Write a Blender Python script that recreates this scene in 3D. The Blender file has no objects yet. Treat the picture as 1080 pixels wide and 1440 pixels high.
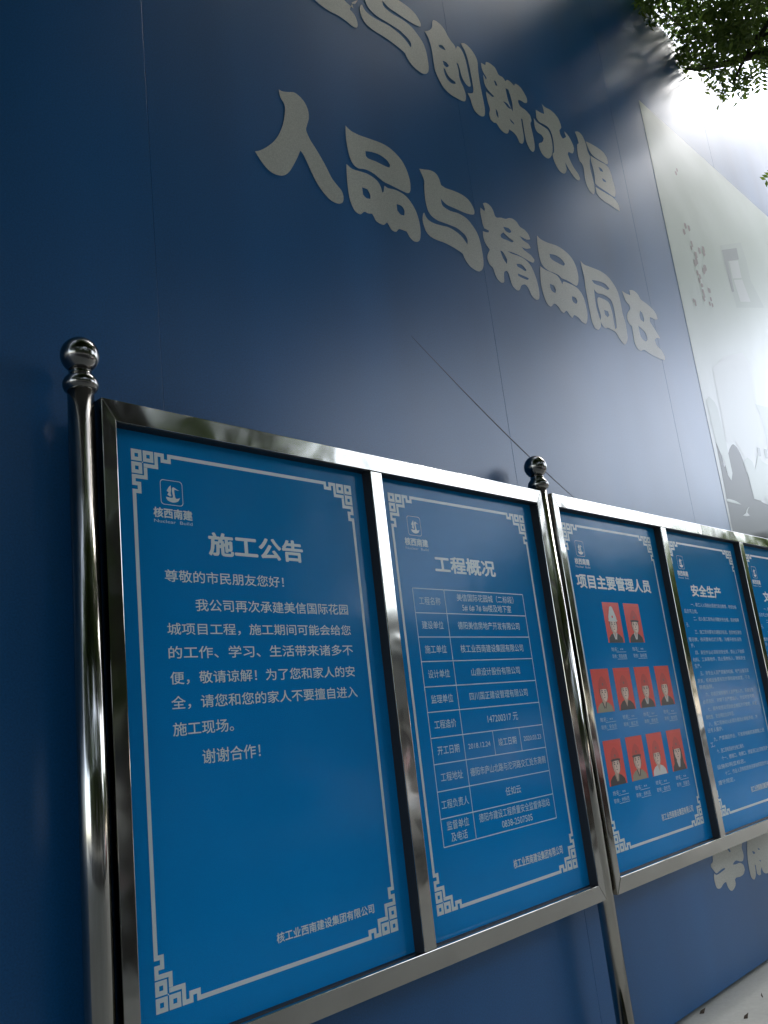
import bpy, bmesh, math, random
from mathutils import Vector, Matrix
random.seed(7)
SC = bpy.context.scene
COL = SC.collection
R = math.radians

# ------------------------------------------------------------------ camera
# board units: x right, y into the wall, z up from the printed border's lower edge; S turns them into metres
S = 1.4
GZ = 0.609 * S                      # height of the border's lower edge above the ground
CAMF = 1248.1
CR = Vector((0.68754691, -0.71738022, -0.11244938))     # camera right
CD = Vector((0.10179356, 0.24855062, -0.96325524))      # camera down
CF = Vector((0.71896962, 0.65083655, 0.24391489))       # camera forward
CP = Vector((-0.97753239 * S, -1.58939287 * S, 0.44511104 * S + GZ))
cd = bpy.data.cameras.new('camera')
cam = bpy.data.objects.new('camera', cd)
COL.objects.link(cam)
cam.matrix_world = Matrix(((CR.x, -CD.x, -CF.x, CP.x), (CR.y, -CD.y, -CF.y, CP.y), (CR.z, -CD.z, -CF.z, CP.z), (0, 0, 0, 1)))
cd.sensor_fit = 'VERTICAL'
cd.sensor_height = 36
cd.lens = CAMF / 1440 * 36
cd.clip_start = 0.02
cd.clip_end = 600
SC.camera = cam

# ------------------------------------------------------------------ world, sun, exposure
SUN_EL, SUN_AZ = 48, -15            # azimuth measured from +x
w = bpy.data.worlds.new('World')
SC.world = w
w.use_nodes = True
nt = w.node_tree
nt.nodes.clear()
sky = nt.nodes.new('ShaderNodeTexSky')
sky.sky_type = 'NISHITA'
sky.sun_disc = False
sky.sun_elevation = R(SUN_EL)
sky.sun_rotation = R(90 - SUN_AZ)
sky.air_density = 1.0
sky.dust_density = 1.5
sky.altitude = 400
hs = nt.nodes.new('ShaderNodeHueSaturation')
hs.inputs['Saturation'].default_value = 0.55
hs.inputs['Hue'].default_value = 0.5
bg = nt.nodes.new('ShaderNodeBackground')
bg.inputs['Strength'].default_value = 0.15
ow = nt.nodes.new('ShaderNodeOutputWorld')
nt.links.new(sky.outputs[0], hs.inputs['Color'])
nt.links.new(hs.outputs[0], bg.inputs['Color'])
nt.links.new(bg.outputs[0], ow.inputs['Surface'])
sl = bpy.data.lights.new('sun', 'SUN')
sl.energy = 0.6
sl.angle = R(25)
sl.color = (1.0, 0.97, 0.92)
sun = bpy.data.objects.new('sun', sl)
COL.objects.link(sun)
sdir = Vector((math.cos(R(SUN_EL)) * math.cos(R(SUN_AZ)), math.cos(R(SUN_EL)) * math.sin(R(SUN_AZ)), math.sin(R(SUN_EL))))
sun.rotation_euler = sdir.to_track_quat('Z', 'Y').to_euler()
sun.location = (6, -6, 14)
vs = SC.view_settings
vs.view_transform = 'Standard'
vs.look = 'None'
vs.exposure = 2.2
vs.gamma = 1
vs.use_curve_mapping = False
SC.cycles.max_bounces = 8
SC.cycles.use_denoising = True
SC.cycles.use_adaptive_sampling = False
SC.cycles.sample_clamp_indirect = 6.0

# ------------------------------------------------------------------ helpers
def U(x, y, z):
    return Vector((x * S, y * S, z * S + GZ))

def ray(px, py):
    return (CR * ((px - 540) / CAMF) + CD * ((py - 720) / CAMF) + CF).normalized()

def on_plane(px, py, Y):            # metres
    d = ray(px, py)
    return CP + d * ((Y - CP.y) / d.y)

def link(name, me, mat=None, parent=None):
    o = bpy.data.objects.new(name, me)
    COL.objects.link(o)
    if mat is not None:
        for m in (mat if isinstance(mat, (list, tuple)) else [mat]):
            me.materials.append(m)
    if parent is not None:
        o.parent = parent
    return o

def empty(name, loc=(0, 0, 0)):
    o = bpy.data.objects.new(name, None)
    o.location = loc
    COL.objects.link(o)
    return o

def tag(o, label=None, cat=None, group=None, kind=None):
    if label: o['label'] = label
    if cat: o['category'] = cat
    if group: o['group'] = group
    if kind: o['kind'] = kind
    return o

def bm_mesh(name, bm, smooth=False):
    me = bpy.data.meshes.new(name)
    bm.normal_update()
    bm.to_mesh(me)
    bm.free()
    if smooth:
        for p in me.polygons: p.use_smooth = True
    return me

def add_box(bm, lo, hi, bev=0.0, seg=2):
    lo, hi = Vector(lo), Vector(hi)
    c = (lo + hi) / 2
    s = hi - lo
    r = bmesh.ops.create_cube(bm, size=1, matrix=Matrix.Translation(c) @ Matrix.Diagonal((s.x, s.y, s.z, 1)))
    if bev:
        es = list({e for v in r['verts'] for e in v.link_edges})
        bmesh.ops.bevel(bm, geom=es, offset=bev, segments=seg, affect='EDGES', profile=0.5)

def box(name, lo, hi, mat, parent=None, bev=0.0, seg=2):
    bm = bmesh.new()
    add_box(bm, lo, hi, bev, seg)
    return link(name, bm_mesh(name, bm), mat, parent)

def lathe(bm, prof, c, seg=40):     # prof: (radius, z)
    rings = []
    for r, z in prof:
        rings.append([bm.verts.new((c[0] + r * math.cos(2 * math.pi * i / seg), c[1] + r * math.sin(2 * math.pi * i / seg), c[2] + z)) for i in range(seg)])
    for a, b in zip(rings, rings[1:]):
        for i in range(seg):
            j = (i + 1) % seg
            bm.faces.new((a[i], a[j], b[j], b[i]))
    bm.faces.new(rings[0][::-1])
    bm.faces.new(rings[-1])

def tube(bm, pts, radii, seg=8):
    rings = []
    n = len(pts)
    for i in range(n):
        t = (pts[min(i + 1, n - 1)] - pts[max(i - 1, 0)]).normalized()
        a = t.cross(Vector((0.31, 0.17, 0.93))).normalized()
        b = t.cross(a)
        rings.append([bm.verts.new(pts[i] + (a * math.cos(2 * math.pi * k / seg) + b * math.sin(2 * math.pi * k / seg)) * radii[i]) for k in range(seg)])
    for p, q in zip(rings, rings[1:]):
        for k in range(seg):
            bm.faces.new((p[k], p[(k + 1) % seg], q[(k + 1) % seg], q[k]))
    bm.faces.new(rings[0][::-1])
    bm.faces.new(rings[-1])

# ------------------------------------------------------------------ materials
def mat(name, col=(0.5, 0.5, 0.5), rough=0.5, metal=0.0, spec=0.5):
    m = bpy.data.materials.new(name)
    m.use_nodes = True
    b = m.node_tree.nodes['Principled BSDF']
    b.inputs['Base Color'].default_value = (*col, 1)
    b.inputs['Roughness'].default_value = rough
    b.inputs['Metallic'].default_value = metal
    b.inputs['Specular IOR Level'].default_value = spec
    return m, m.node_tree, b

def noise(nt, scale, detail=3, rough=0.5, vec=None, dist=0.0):
    n = nt.nodes.new('ShaderNodeTexNoise')
    n.inputs['Scale'].default_value = scale
    n.inputs['Detail'].default_value = detail
    n.inputs['Roughness'].default_value = rough
    n.inputs['Distortion'].default_value = dist
    if vec is not None: nt.links.new(vec, n.inputs['Vector'])
    return n

def objvec(nt, scale=(1, 1, 1)):
    tc = nt.nodes.new('ShaderNodeTexCoord')
    mp = nt.nodes.new('ShaderNodeMapping')
    mp.inputs['Scale'].default_value = scale
    nt.links.new(tc.outputs['Object'], mp.inputs['Vector'])
    return mp.outputs[0]

def ramp(nt, fac, stops):
    r = nt.nodes.new('ShaderNodeValToRGB')
    e = r.color_ramp.elements
    while len(e) < len(stops): e.new(0.5)
    for k, (p, c) in enumerate(stops):
        e[k].position = p
        e[k].color = (*c, 1) if len(c) == 3 else c
    nt.links.new(fac, r.inputs[0])
    return r.outputs[0]

def bump(nt, b, height, strength, dist):
    n = nt.nodes.new('ShaderNodeBump')
    n.inputs['Strength'].default_value = strength
    n.inputs['Distance'].default_value = dist
    nt.links.new(height, n.inputs['Height'])
    nt.links.new(n.outputs[0], b.inputs['Normal'])
    return n

def maprange(nt, v, a, b_, c, d):
    m = nt.nodes.new('ShaderNodeMapRange')
    for i, x in zip(('From Min', 'From Max', 'To Min', 'To Max'), (a, b_, c, d)): m.inputs[i].default_value = x
    nt.links.new(v, m.inputs['Value'])
    return m.outputs[0]

def grain(t, c, b, v, scale, lo, hi):
    """fine woven mottling of the vinyl"""
    n = noise(t, scale, 3, 0.7, v)
    g = maprange(t, n.outputs[0], 0.3, 0.7, lo, hi)
    mx = t.nodes.new('ShaderNodeVectorMath'); mx.operation = 'SCALE'
    t.links.new(c, mx.inputs[0]); t.links.new(g, mx.inputs['Scale'])
    t.links.new(mx.outputs[0], b.inputs['Base Color'])

def banner_like(name, c1, c2, rough=0.27):
    m, t, b = mat(name, c1, rough)
    b.inputs['Specular IOR Level'].default_value = 0.45
    v = objvec(t)
    n1 = noise(t, 1.0, 2, 0.4, objvec(t, (2.6, 1, 0.16)))
    n1b = noise(t, 0.5, 2, 0.5, v)
    ad = t.nodes.new('ShaderNodeMath'); ad.operation = 'ADD'
    t.links.new(n1.outputs[0], ad.inputs[0]); t.links.new(n1b.outputs[0], ad.inputs[1])
    c = ramp(t, maprange(t, ad.outputs[0], 0.3, 1.7, 0, 1), [(0.0, tuple(x * 0.62 for x in c1)), (1.0, tuple(x * 1.25 for x in c2))])
    grain(t, c, b, v, 170, 0.80, 1.20)
    n2 = noise(t, 2.2, 3, 0.5, v)
    t.links.new(maprange(t, n2.outputs[0], 0.2, 0.8, rough + 0.015, rough + 0.05), b.inputs['Roughness'])
    va = objvec(t, (0.9, 1, 0.5))
    n3 = noise(t, 1.3, 0, 0.4, va)
    bump(t, b, n3.outputs[0], 1.0, 0.005)
    return m

M_wall = banner_like('blue_banner_vinyl', (0.006, 0.088, 0.245), (0.0065, 0.095, 0.262))
M_char = banner_like('pale_grey_lettering_vinyl', (0.42, 0.42, 0.37), (0.45, 0.45, 0.40), 0.33)

def steel(name, base=(0.43, 0.415, 0.38), rough=0.085, wob=0.0045):
    m, t, b = mat(name, base, rough, 1.0)
    v = objvec(t)
    n1 = noise(t, 5.0, 1, 0.3, v, 0.5)
    n2 = noise(t, 20, 1, 0.4, v)
    bump(t, b, n1.outputs[0], 1.0, wob)
    t.links.new(maprange(t, n2.outputs[0], 0.3, 0.8, rough, rough + 0.03), b.inputs['Roughness'])
    c = ramp(t, noise(t, 3, 2, 0.4, v).outputs[0], [(0.2, base), (0.8, tuple(x * 0.86 for x in base))])
    t.links.new(c, b.inputs['Base Color'])
    return m
M_steel = steel('polished_stainless_steel')
M_post = steel('polished_steel_tube', (0.42, 0.405, 0.37), 0.11, 0.004)
M_ball = steel('polished_steel_ball', (0.26, 0.25, 0.235), 0.13, 0.003)
M_back, _, _ = mat('grey_board_backing', (0.10, 0.10, 0.10), 0.7)

M_gask, _, _ = mat('dark_rubber_gasket', (0.012, 0.014, 0.018), 0.55)

def print_mat():
    m, t, b = mat('blue_printed_sheet', (0.003, 0.11, 0.33), 0.13, 0.0, 0.10)
    tc = t.nodes.new('ShaderNodeTexCoord')
    sx = t.nodes.new('ShaderNodeSeparateXYZ')
    t.links.new(tc.outputs['Object'], sx.inputs[0])
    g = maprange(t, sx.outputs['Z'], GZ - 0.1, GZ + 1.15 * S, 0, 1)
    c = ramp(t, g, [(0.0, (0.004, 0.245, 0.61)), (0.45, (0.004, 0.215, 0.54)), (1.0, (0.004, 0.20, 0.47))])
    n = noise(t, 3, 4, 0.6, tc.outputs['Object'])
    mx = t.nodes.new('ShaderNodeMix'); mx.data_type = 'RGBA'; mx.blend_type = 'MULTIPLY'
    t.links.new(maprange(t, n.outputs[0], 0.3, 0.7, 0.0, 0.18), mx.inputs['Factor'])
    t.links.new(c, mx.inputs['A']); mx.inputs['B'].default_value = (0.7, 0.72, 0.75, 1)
    grain(t, mx.outputs['Result'], b, tc.outputs['Object'], 330, 0.86, 1.14)
    n2 = noise(t, 2.2, 2, 0.4, tc.outputs['Object'])
    bump(t, b, n2.outputs[0], 1.0, 0.006)
    n3 = noise(t, 40, 4, 0.7, tc.outputs['Object'])
    t.links.new(maprange(t, n3.outputs[0], 0.4, 0.8, 0.10, 0.24), b.inputs['Roughness'])
    return m
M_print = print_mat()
M_ink, _, _ = mat('white_print_ink', (0.62, 0.70, 0.70), 0.35)
M_inkf, _, _ = mat('pale_blue_print_ink', (0.48, 0.66, 0.76), 0.35)
M_red, _, _ = mat('portrait_red_ink', (0.72, 0.045, 0.025), 0.3)
M_skin, _, _ = mat('portrait_skin_ink', (0.58, 0.38, 0.29), 0.3)
M_skin2, _, _ = mat('portrait_cheek_ink', (0.75, 0.56, 0.46), 0.3)
M_hair, _, _ = mat('portrait_dark_ink', (0.018, 0.014, 0.016), 0.3)
M_helm, _, _ = mat('portrait_red_helmet_ink', (0.56, 0.035, 0.022), 0.3)
M_helw, _, _ = mat('portrait_white_ink', (0.62, 0.62, 0.60), 0.3)
M_lip, _, _ = mat('portrait_shade_ink', (0.20, 0.09, 0.07), 0.3)
M_khaki, _, _ = mat('portrait_khaki_ink', (0.28, 0.26, 0.18), 0.3)

# ------------------------------------------------------------------ flat print made of filled curves
def smooth_loop(pts, sub=4, corner=58):
    n = len(pts)
    P = [Vector((p[0], p[1])) for p in pts]
    isc = []
    for i in range(n):
        a = P[i] - P[i - 1]; b = P[(i + 1) % n] - P[i]
        ang = math.degrees(a.angle(b)) if a.length > 1e-6 and b.length > 1e-6 else 0
        isc.append(ang > corner)
    out = []
    for i in range(n):
        p0, p1, p2, p3 = P[i - 1], P[i], P[(i + 1) % n], P[(i + 2) % n]
        t1 = Vector((0, 0)) if isc[i] else (p2 - p0) * 0.5
        t2 = Vector((0, 0)) if isc[(i + 1) % n] else (p3 - p1) * 0.5
        L = (p2 - p1).length
        if t1.length > 1.2 * L: t1 = t1.normalized() * 1.2 * L
        if t2.length > 1.2 * L: t2 = t2.normalized() * 1.2 * L
        if isc[i]: t1 = (p2 - p1) * 0.6
        if isc[(i + 1) % n]: t2 = (p2 - p1) * 0.6
        for k in range(sub):
            s = k / sub
            h00 = 2 * s**3 - 3 * s**2 + 1; h10 = s**3 - 2 * s**2 + s
            h01 = -2 * s**3 + 3 * s**2; h11 = s**3 - s**2
            out.append(p1 * h00 + t1 * h10 + p2 * h01 + t2 * h11)
    return out

def fill_mesh(name, loops, Y):
    """loops of (x, z) in metres -> one filled flat mesh in the plane y = Y, facing -y"""
    cu = bpy.data.curves.new(name, 'CURVE')
    cu.dimensions = '2D'
    cu.fill_mode = 'BOTH'
    for lp in loops:
        sp = cu.splines.new('POLY')
        sp.points.add(len(lp) - 1)
        for q, p in zip(sp.points, lp): q.co = (p[0], p[1], 0, 1)
        sp.use_cyclic_u = True
    ob = bpy.data.objects.new(name, cu)
    me = bpy.data.meshes.new_from_object(ob)
    bpy.data.objects.remove(ob); bpy.data.curves.remove(cu)
    for v in me.vertices:
        v.co = Vector((v.co.x, Y, v.co.y))
    fix_normals(me)
    return me

def fix_normals(me):
    bm = bmesh.new(); bm.from_mesh(me)
    bm.normal_update()
    fl = [f for f in bm.faces if f.normal.y > 0]
    bmesh.ops.reverse_faces(bm, faces=fl)
    bm.to_mesh(me); bm.free()

def text_mesh(body, bold=0.0, spacing=1.0):
    cu = bpy.data.curves.new('text', 'FONT')
    cu.body = body
    cu.size = 1
    cu.space_character = spacing
    cu.resolution_u = 3
    cu.fill_mode = 'FRONT'
    ob = bpy.data.objects.new('text', cu)
    me = bpy.data.meshes.new_from_object(ob)
    bpy.data.objects.remove(ob); bpy.data.curves.remove(cu)
    if bold > 0:                    # heavier strokes: shifted copies a hair apart in depth
        base_ = [v.co.copy() for v in me.vertices]
        copies = []
        for j, (dx, dy) in enumerate([(1, 0), (-1, 0), (0, 1), (0, -1)] + ([(.7, .7), (-.7, -.7), (.7, -.7), (-.7, .7)] if bold > 0.02 else [])):
            c = me.copy()
            for v in c.vertices: v.co = v.co + Vector((dx * bold, dy * bold, 0.001 * (j + 1)))
            copies.append(c)
        me = join_meshes('text', [me] + copies)
    return me

def fit_text(me, x0, x1, z0, z1, Y):
    """fit the flat text to the rectangle (metres) in the plane y = Y"""
    xs = [v.co.x for v in me.vertices]; ys = [v.co.y for v in me.vertices]
    if not xs: return me
    ax, bx, ay, by = min(xs), max(xs), min(ys), max(ys)
    for v in me.vertices:
        v.co = Vector((x0 + (v.co.x - ax) / (bx - ax) * (x1 - x0), Y - v.co.z * 0.02, z0 + (v.co.y - ay) / (by - ay) * (z1 - z0)))
    fix_normals(me)
    return me

def join_meshes(name, mes):
    bm = bmesh.new()
    for m in mes:
        bm.from_mesh(m)
        bpy.data.meshes.remove(m)
    out = bpy.data.meshes.new(name)
    bm.to_mesh(out); bm.free()
    return out

# ------------------------------------------------------------------ ground
def ground_mat(name, c1, c2, sc=1.0, cracks=True):
    m, t, b = mat(name, c1, 0.85)
    v = objvec(t)
    n = noise(t, 0.7 * sc, 8, 0.65, v)
    n2 = noise(t, 35 * sc, 5, 0.7, v)
    mixv = t.nodes.new('ShaderNodeMath'); mixv.operation = 'MULTIPLY_ADD'
    t.links.new(n2.outputs[0], mixv.inputs[0]); mixv.inputs[1].default_value = 0.35
    t.links.new(maprange(t, n.outputs[0], 0, 1, -0.1, 0.75), mixv.inputs[2])
    t.links.new(ramp(t, mixv.outputs[0], [(0.25, c1), (0.7, c2)]), b.inputs['Base Color'])
    bump(t, b, n2.outputs[0], 0.6, 0.004)
    return m
M_pave = ground_mat('worn_concrete', (0.30, 0.30, 0.27), (0.46, 0.46, 0.42))
M_asph = ground_mat('grey_asphalt', (0.055, 0.055, 0.055), (0.085, 0.083, 0.08), 2)
M_kerb = ground_mat('kerb_stone', (0.25, 0.25, 0.24), (0.36, 0.36, 0.34), 3)
M_line, _, _ = mat('white_road_paint', (0.7, 0.7, 0.68), 0.6)
M_earth = ground_mat('bare_earth', (0.10, 0.085, 0.06), (0.17, 0.145, 0.11), 1)

tag(box('ground', (-250, -250, -0.5), (300, 250, -0.152), M_earth), kind='structure')
bm = bmesh.new(); add_box(bm, (-60, -4.6, -0.14), (140, 12.0, 0.0))
tag(link('pavement', bm_mesh('pavement', bm), M_pave), kind='structure')
tag(box('road', (-60, -13.0, -0.3), (140, -4.752, -0.146), M_asph), kind='structure')
tag(box('far_pavement', (-60, -40, -0.3), (140, -13.15, -0.01), M_pave), kind='structure')
tag(box('kerb', (-60, -4.75, -0.3), (140, -4.602, 0.004), M_kerb, bev=0.012), kind='structure')
tag(box('far_kerb', (-60, -13.148, -0.3), (140, -13.002, 0.002), M_kerb, bev=0.012), kind='structure')
bm = bmesh.new()
for i in range(24):
    x = -40 + i * 6.0
    add_box(bm, (x, -8.95, -0.1459), (x + 3, -8.8, -0.142))
tag(link('road_marking', bm_mesh('road_marking', bm), M_line), kind='structure')

# ------------------------------------------------------------------ hoarding wall with banner sheets and lettering
WY = 0.112                          # face of the wall
WALL_H = 7.36
wall = tag(empty('hoarding_wall', (0, WY, 0)), 'tall deep blue site hoarding with pale grey lettering behind the notice board', 'hoarding')
wall_inv = Matrix.Translation((0, -WY, 0))

def wpart(name, me, m, parent=wall, label=None):
    o = link(name, me, m, parent)
    if parent is wall: o.matrix_parent_inverse = wall_inv
    if label: o['label'] = label
    return o
SEAM0, PITCH = 0.2, 2.01
for k in range(-6, 20):
    x0 = SEAM0 + k * PITCH
    bm = bmesh.new()
    add_box(bm, (x0 + 0.0004, WY, 0.02), (x0 + PITCH - 0.0004, WY + 0.03, WALL_H), 0.0012, 2)
    wpart('banner_sheet', bm_mesh('banner_sheet', bm), M_wall)
M_wallback, _, _ = mat('dark_steel_backing', (0.03, 0.035, 0.05), 0.7)
bm = bmesh.new(); add_box(bm, (SEAM0 - 6 * PITCH + 0.05, WY + 0.034, 0.0), (SEAM0 + 20 * PITCH - 0.05, WY + 0.12, WALL_H - 0.02))
wpart('backing_frame', bm_mesh('backing_frame', bm), M_wallback)

CY = WY - 0.0015
def cpx(o, s, pts):
    return [(o[0] + x / s, o[1] + y / s) for x, y in pts]
def wall_loop(pxs, Y=CY, sub=4, corner=58):
    return smooth_loop([(q.x, q.z) for q in (on_plane(a, b, Y) for a, b in pxs)], sub, corner)

A = ((340, 100), 3.6); B = ((560, 210), 4.5); C_ = ((740, 320), 4.909); D_ = ((420, 0), 4.154); E_ = ((600, 40), 5.4); F_ = ((720, 120), 6.0); G_ = ((980, 1160), 10.8)
chars = []
chars.append([(A, [(187,92),(205,102),(235,106),(265,108),(295,130),(322,165),(337,205),(339,240),(330,275),(326,300),(345,345),(370,385),(400,435),(430,490),(455,540),(485,580),(505,605),(515,635),(512,662),(495,671),(470,665),(440,645),(410,610),(380,565),(355,515),(330,460),(310,420),(296,402),(285,430),(265,470),(240,510),(215,527),(190,528),(160,518),(130,495),(105,465),(85,435),(67,406),(90,402),(120,388),(160,358),(185,325),(205,280),(216,230),(219,185),(212,160),(195,132)])])
chars.append([(A, [(525,275),(550,300),(590,322),(640,340),(700,362),(750,390),(800,440),(830,490),(850,550),(854,600),(843,618),(815,608),(785,593),(750,575),(722,562),(700,545),(670,520),(640,503),(615,495),(590,492),(565,472),(548,440),(537,395),(528,340)]),
 (A, [(626,405),(660,410),(700,425),(735,452),(751,475),(747,489),(720,478),(680,458),(640,442),(628,430)]),
 (A, [(530,470),(560,495),(600,508),(640,522),(680,550),(700,578),(712,615),(718,610),(722,580),(740,592),(780,602),(820,624),(850,655),(880,705),(898,760),(905,810),(903,850),(890,864),(870,860),(850,840),(835,812),(810,803),(795,800),(780,814),(758,803),(745,780),(735,765),(720,778),(700,772),(680,758),(668,735),(660,722),(640,720),(620,712),(600,725),(575,710),(558,680),(545,640),(537,590),(532,530)]),
 (A, [(609,588),(635,597),(650,625),(651,647),(630,642),(614,625)]),
 (A, [(784,673),(808,682),(823,705),(823,731),(805,726),(787,705)])])
YU = [(133,122),(160,127),(200,132),(235,150),(258,185),(270,225),(300,245),(350,262),(400,285),(440,315),(465,350),(480,385),(480,410),(460,412),(430,405),(390,388),(350,370),(310,352),(285,330),(270,312),(275,345),(290,365),(330,390),(380,405),(430,435),(465,475),(500,530),(520,590),(532,650),(540,710),(537,750),(520,771),(495,768),(460,745),(435,715),(418,685),(408,660),(380,640),(340,615),(290,590),(240,572),(205,552),(180,525),(165,490),(155,450),(157,410),(165,400),(175,425),(190,445),(220,465),(265,480),(310,490),(350,510),(390,540),(420,575),(437,602),(439,575),(425,545),(400,520),(370,497),(330,480),(290,465),(250,450),(215,425),(190,390),(175,340),(168,290),(165,240),(165,200),(152,165)]
chars.append([(B, YU)])
chars.append([(B, [(535,342),(555,338),(580,355),(600,385),(612,420),(625,432),(650,432),(680,440),(700,435),(725,440),(750,460),(770,490),(800,510),(825,540),(835,570),(815,572),(790,560),(768,548),(790,575),(825,600),(838,625),(810,630),(780,617),(800,640),(840,670),(862,700),(855,717),(830,708),(800,690),(760,668),(720,652),(690,643),(720,660),(760,674),(800,695),(835,730),(860,780),(880,840),(892,900),(892,945),(870,950),(845,925),(830,890),(815,865),(800,855),(780,862),(768,890),(750,890),(725,865),(710,825),(700,790),(690,770),(672,775),(670,810),(670,840),(650,842),(625,815),(610,780),(600,750),(580,730),(567,700),(565,670),(580,635),(555,600),(540,560),(535,518),(570,526),(574,514),(545,500),(535,475),(528,440),(520,400),(520,368),(545,390),(548,375)]),
 (B, [(665,490),(700,500),(716,520),(706,529),(680,517)]), (B, [(648,541),(665,525),(680,541),(700,560),(730,581),(720,589),(690,575),(665,566),(650,556)]),
 (B, [(645,640),(663,650),(690,698),(688,726),(665,692)]), (B, [(748,725),(780,730),(811,762),(805,771),(780,756),(755,741)]), (B, [(758,786),(790,799),(826,815),(820,826),(790,816),(760,800)])])
chars.append([(C_, [(75,55),(100,80),(150,105),(210,125),(265,160),(310,205),(340,260),(357,320),(360,370),(350,400),(330,395),(300,375),(270,360),(245,350),(225,330),(190,312),(160,300),(125,275),(100,235),(85,170),(77,110)]),
 (C_, [(161,182),(200,190),(240,215),(267,250),(257,263),(215,243),(180,222),(165,205)]),
 (C_, [(95,265),(130,290),(175,310),(215,333),(238,367),(250,395),(257,373),(290,384),(330,402),(365,430),(395,480),(412,540),(423,600),(420,650),(410,664),(385,650),(365,625),(345,610),(330,605),(320,622),(305,610),(285,580),(275,575),(260,588),(240,575),(225,550),(205,530),(190,528),(170,545),(145,525),(125,480),(108,420),(98,350)]),
 (C_, [(164,388),(190,400),(204,430),(201,453),(180,440),(167,415)]), (C_, [(317,473),(342,485),(353,510),(346,526),(325,515),(317,495)])])
chars.append([(C_, [(375,230),(400,255),(450,275),(510,300),(560,335),(600,385),(630,440),(650,510),(665,590),(685,660),(698,740),(697,785),(683,806),(665,795),(640,760),(620,725),(590,705),(565,692),(548,695),(530,680),(515,650),(515,680),(500,705),(475,695),(455,650),(440,580),(425,500),(410,420),(400,340),(385,280)]),
 (C_, [(453,362),(500,370),(545,390),(574,421),(562,430),(520,407),(470,387)]),
 (C_, [(468,425),(490,452),(530,462),(560,478),(588,505),(606,560),(618,630),(624,690),(614,700),(604,650),(594,590),(575,528),(555,505),(530,492),(497,482),(492,510),(502,560),(516,610),(513,640),(498,600),(482,540),(474,480)]),
 (C_, [(538,568),(565,579),(573,605),(563,619),(545,601)])])
chars.append([(C_, [(662,438),(690,455),(718,467),(712,430),(740,435),(770,460),(790,495),(830,525),(870,560),(895,595),(907,632),(890,635),(870,625),(853,618),(855,650),(880,690),(905,730),(925,765),(900,762),(888,775),(900,810),(935,850),(955,890),(958,915),(930,908),(890,890),(850,868),(815,845),(790,850),(765,830),(748,790),(738,730),(730,680),(710,660),(697,625),(700,590),(718,560),(712,535),(690,510),(675,475)]),
 (C_, [(785,573),(800,588),(813,630),(811,652),(790,636),(782,605)]), (C_, [(774,678),(800,700),(825,730),(837,770),(826,786),(800,766),(784,730)])])
# upper line: 质 (cut by the top of the photograph), 与, 创, 新, 永, 恒
chars.append([(D_, [(40,-150),(75,-175),(120,-170),(200,-140),(290,-100),(330,-60),(340,-20),(320,-30),(280,-48),(240,-60),(215,-62),(240,-30),(275,10),(320,50),(310,14),(345,0),(330,22),(310,25),(300,55),(325,85),(340,120),(345,150),(335,162),(310,150),(280,125),(230,90),(180,65),(130,30),(95,0),(60,-40),(40,-90)]),
             (D_, [(95,-110),(130,-100),(190,-70),(185,-55),(140,-70),(100,-90)])])
yu1 = [(372,38),(735,432),(688,130)]
chars.append('yu1')
def e2(p): return ((600 + p[0] / 5.4 - 420) * 4.154, (40 + p[1] / 5.4) * 4.154)
chars.append([(D_, [(735,182),(760,178),(778,160),(785,118),(820,135),(850,170),(870,208),(890,240),(912,268)] + [e2(p) for p in [(222,160),(232,135),(255,150),(280,195),(298,250),(313,320),(325,380),(335,430),(325,442),(305,430),(283,400),(265,360),(252,310),(240,270),(226,258),(232,280),(243,320),(248,370),(262,412),(280,450),(298,510),(293,550),(270,550),(230,530),(180,500),(130,450),(90,380),(65,320),(55,270),(40,170),(15,75)]]),
 (E_, [(90,125),(120,130),(146,166),(120,157),(95,142)]), (E_, [(122,244),(150,258),(170,286),(150,294),(130,277)]), (E_, [(128,298),(140,310),(155,345),(180,378),(218,406),(220,421),(190,417),(155,383),(135,338)]),
 (E_, [(260,112),(290,115),(330,150),(365,200),(385,250),(392,330),(405,420),(425,520),(440,600),(442,650),(430,668),(400,660),(365,625),(345,580),(330,530),(310,490),(340,493),(354,480),(352,440),(340,370),(327,300),(310,230),(290,170),(268,130)])])
chars.append([(E_, [(413,260),(445,277),(450,255),(480,265),(520,300),(545,350),(575,370),(600,402),(612,390),(640,410),(665,437),(675,420),(710,445),(740,490),(760,530),(762,560),(745,565),(720,550),(697,543),(695,560),(710,590),(750,620),(785,660),(797,700),(788,722),(800,780),(815,850),(820,910),(810,937),(790,925),(765,880),(750,830),(738,760),(727,690),(716,683),(725,740),(735,800),(738,850),(725,876),(705,865),(685,820),(660,790),(625,765),(618,795),(595,795),(560,765),(530,720),(510,715),(485,690),(475,650),(480,610),(465,560),(452,500),(450,478),(500,520),(512,514),(475,478),(448,440),(435,400),(430,350),(450,388),(456,376),(432,335),(418,300)]),
 (E_, [(509,393),(525,403),(538,436),(523,432)]), (E_, [(599,453),(620,465),(638,520),(652,580),(654,632),(635,592),(614,530)]), (E_, [(581,553),(612,570),(642,612),(620,602)]), (E_, [(524,608),(541,640),(546,682),(529,652)]), (E_, [(629,683),(660,715),(666,732),(640,707)])])
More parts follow.
